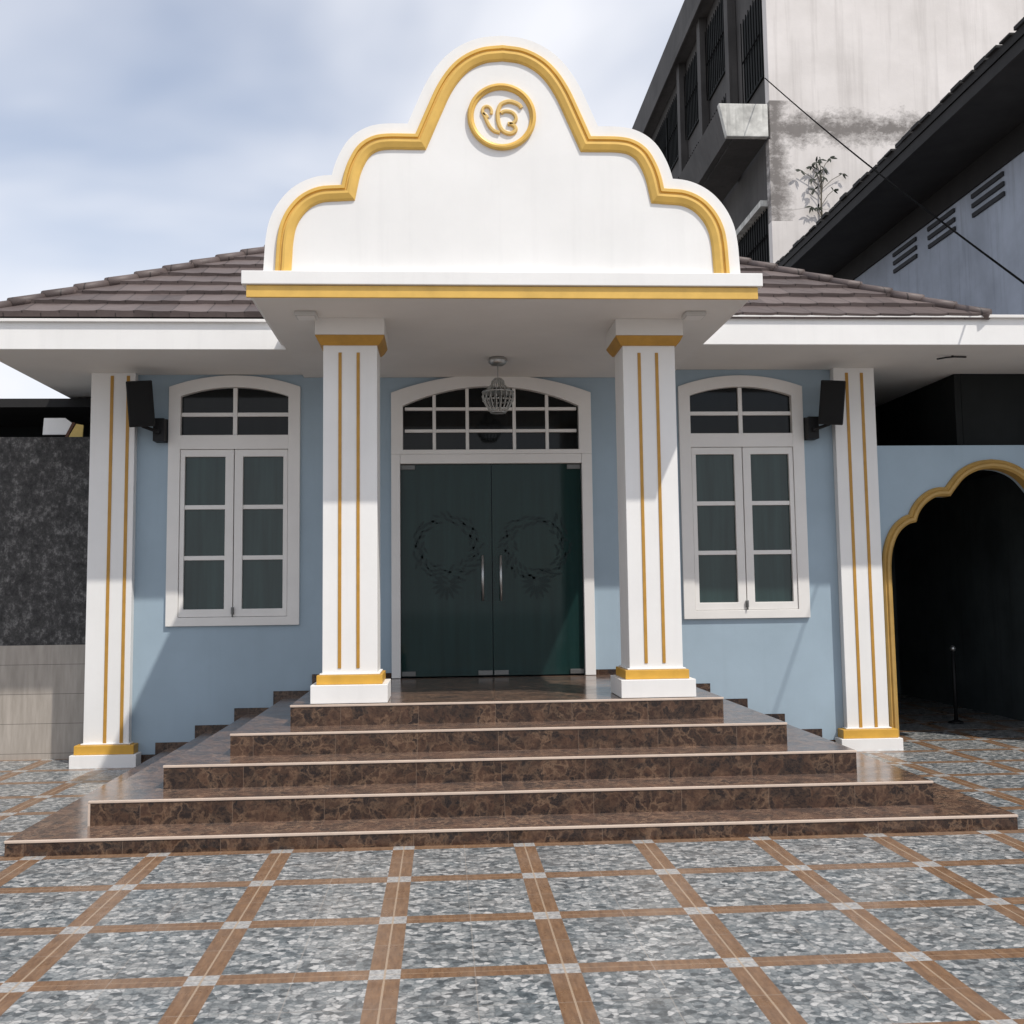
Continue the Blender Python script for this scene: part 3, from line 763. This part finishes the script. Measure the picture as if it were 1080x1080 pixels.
bm = BM(); prism(bm, [(-0.03, 0.0), (0.115, 0.0), (0.115, 0.135), (0.04, 0.15)], -0.01, 0.01); bmesh.ops.transform(bm, matrix=mt, verts=bm.verts); link('yellow_panel', bm, 'yellow', SG)
bm = BM(); prism(bm, [(-0.30, 0.03), (-0.06, 0.03), (-0.005, 0.16), (-0.08, 0.215), (-0.30, 0.215)], -0.01, 0.01); bmesh.ops.transform(bm, matrix=mt, verts=bm.verts); link('white_panel', bm, 'white', SG)
bm = BM(); prism(bm, [(-0.065, 0.0), (-0.035, 0.0), (0.03, 0.16), (0.0, 0.165)], -0.018, 0.012); bmesh.ops.transform(bm, matrix=mt, verts=bm.verts); link('edge_batten', bm, 'brownwood', SG)
adopt(SG)

# ------------------------------------------------------------------ gabled neighbour on the right
NH = thing('neighbour_house', (8, 4, -0.06), 'neighbouring house with blue-grey side wall, vents and overhanging dark roof edge', 'house')
y0, y1 = -1.15, 8.6; XE, XW, ZE = 5.5, 6.6, 7.25
bm = BM(); box(bm, XW, 13.5, y0 + 0.3, y1, -0.07, 7.62); link('wall', bm, 'housewall', NH)
bm = BM()
prism(bm, [(XE, ZE), (XE - 0.01, ZE + 0.09), (9.85, ZE + 2.30), (14.2, ZE + 0.09), (14.2, ZE), (9.85, ZE + 2.2)], y0, y1)
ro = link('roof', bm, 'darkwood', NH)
bm = BM()
k = y0 + 0.05
rr_ = random.Random(3)
while k < y1 - 0.1:                                   # uneven tile ends along the eave
    h = rr_.uniform(0.02, 0.055); box(bm, XE - rr_.uniform(0.02, 0.05), XE + 0.3, k, k + rr_.uniform(0.2, 0.27), ZE + 0.092, ZE + 0.092 + h); k += 0.28
link('eave_tiles', bm, 'darkwood', ro)
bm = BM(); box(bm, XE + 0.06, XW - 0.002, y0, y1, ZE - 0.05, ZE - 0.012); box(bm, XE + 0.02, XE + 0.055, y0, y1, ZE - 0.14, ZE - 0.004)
box(bm, XW - 0.04, XW - 0.003, y0 + 0.31, y1, 6.86, ZE - 0.055)  # dark strip: shade under the eave modelled as a band on the wall
link('eave_boards_and_shade', bm, 'darkwood', NH)
for yc in (2.25, 3.6, 4.85):
    bm = BM()
    for i in range(3): box(bm, XW - 0.03, XW - 0.001, yc - 0.42, yc + 0.42, 6.74 - i * 0.13, 6.80 - i * 0.13)
    link('vent', bm, 'ventgrey', NH, 0.004)
adopt(NH)

# ------------------------------------------------------------------ tall weathered block
TB = thing('apartment_block', (9, 14, -0.06), 'tall weathered block with stained cream wall, dark balconied side and mouldy balcony end', 'building')
BX, BY = 5.86, 9.0
bm = BM(); box(bm, BX, 16, BY, BY + 0.25, -0.07, 17); link('front_wall', bm, 'oldwall', TB, 0.01)
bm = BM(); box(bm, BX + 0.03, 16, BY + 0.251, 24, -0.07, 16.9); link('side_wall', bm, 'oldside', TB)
bm = BM(); box(bm, BX - 0.03, BX + 0.028, BY + 0.001, BY + 0.22, -0.07, 10.22); link('corner_pier', bm, 'oldwall', TB)
def opening(ya, yb, za, zb):
    bm = BM(); box(bm, BX - 0.012, BX + 0.028, ya, yb, za, zb); w_ = link('window', bm, 'dark', TB)
    bm = BM(); n = int((yb - ya) / 0.16)
    for i in range(n + 1): tube(bm, [(BX - 0.045, ya + (yb - ya) * i / n, za), (BX - 0.045, ya + (yb - ya) * i / n, zb)], 0.012, 5)
    box(bm, BX - 0.055, BX - 0.036, ya, yb, (za + zb) / 2 - 0.015, (za + zb) / 2 + 0.015)
    link('grille', bm, 'wire', w_)
opening(9.28, 13.6, 7.9, 8.95)
opening(9.32, 10.6, 11.62, 13.4)
for ya, yb in ((11.6, 13.6), (14.1, 15.9), (16.4, 18.2), (18.4, 20)): opening(ya, yb, 11.2, 12.5); opening(ya, yb, 13.1, 14.8)
for ya, yb in ((14.4, 16.2), (17.0, 19.0)): opening(ya, yb, 7.9, 8.95)
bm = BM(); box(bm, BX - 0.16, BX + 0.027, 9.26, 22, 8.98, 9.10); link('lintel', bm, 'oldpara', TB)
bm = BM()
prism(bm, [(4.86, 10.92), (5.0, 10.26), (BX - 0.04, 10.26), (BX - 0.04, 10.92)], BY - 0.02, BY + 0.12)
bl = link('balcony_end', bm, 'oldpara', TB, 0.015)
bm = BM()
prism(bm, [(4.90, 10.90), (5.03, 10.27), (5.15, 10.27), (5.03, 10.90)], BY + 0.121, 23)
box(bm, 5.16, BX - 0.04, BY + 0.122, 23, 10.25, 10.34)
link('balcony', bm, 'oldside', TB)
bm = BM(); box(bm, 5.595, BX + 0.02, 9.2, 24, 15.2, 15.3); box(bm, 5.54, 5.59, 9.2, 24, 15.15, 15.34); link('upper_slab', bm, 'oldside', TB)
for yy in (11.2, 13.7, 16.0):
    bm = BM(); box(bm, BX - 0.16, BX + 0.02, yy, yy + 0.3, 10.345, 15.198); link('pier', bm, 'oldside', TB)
adopt(TB)

# overhead cable
bm = BM()
a = Vector((5.78, 8.95, 11.42)); b = Vector((4.80, -0.6, 5.21)); e = b + (b - a) * 0.35
pts = []
for i in range(33):
    t = i / 32; p = a.lerp(e, t); p.z -= 0.10 * math.sin(math.pi * t); pts.append(p)
tube(bm, pts, 0.0105, 6)
tag(link('overhead_cable', bm, 'wire'), 'black cable running from the tall weathered block down past the dark roof edge', 'cable')

# plant sprouting from the wall
rp_ = random.Random(11)
PL = thing('wall_plant', (6.80, 8.85, 8.2), 'spindly sapling sprouting against the stained cream wall of the tall block', 'plant')
bm = BM(); lb = BM()
def leaf3(bm, p, d, ln, wd):
    d = d.normalized(); s_ = d.cross(Vector((0, -1, 0.25))).normalized(); q = []
    for t, w in ((0, 0.12), (0.35, 1), (0.7, 0.75), (1, 0.05)):
        c_ = p + d * ln * t + Vector((0, -0.02, -0.12 * ln * t * t)); q.append((bm.verts.new(c_ + s_ * wd * w), bm.verts.new(c_ - s_ * wd * w)))
    for i in range(3): bm.faces.new((q[i][0], q[i + 1][0], q[i + 1][1], q[i][1]))
stem = [(6.80, 8.96, 7.9), (6.80, 8.955, 8.5), (6.79, 8.95, 8.9), (6.81, 8.95, 9.3), (6.80, 8.95, 9.75)]
tube(bm, stem, [0.022, 0.02, 0.016, 0.012, 0.006], 6)
tips = [(6.40, 9.58, 9.25), (6.62, 9.66, 9.3), (6.80, 9.80, 9.7), (6.98, 9.82, 9.5), (7.22, 9.52, 9.2), (6.72, 9.50, 9.2), (6.88, 9.45, 9.1), (6.60, 9.40, 9.1), (6.66, 9.20, 8.95), (7.02, 9.18, 8.9), (6.58, 8.86, 8.62), (6.72, 8.84, 8.6), (6.70, 9.72, 9.4), (6.86, 9.62, 9.3)]
for x, z, zb in tips:
    y = 8.94 + rp_.uniform(-0.04, 0.02); tube(bm, [(6.80, 8.95, zb), ((6.8 + x) / 2, y, (zb + z) / 2 + 0.04), (x, y, z)], 0.006, 5)
    for i in range(rp_.randint(4, 6)):
        t = rp_.uniform(0, 2 * math.pi); leaf3(lb, Vector((x, y, z)), Vector((math.cos(t), rp_.uniform(-0.4, 0.0), math.sin(t) * 0.7 - 0.45)), rp_.uniform(0.08, 0.15), 0.021)
link('stem', bm, 'stem', PL); link('foliage', lb, 'leaf', PL)
adopt(PL)
adopt(T); adopt(ST)
bpy.context.view_layer.update()
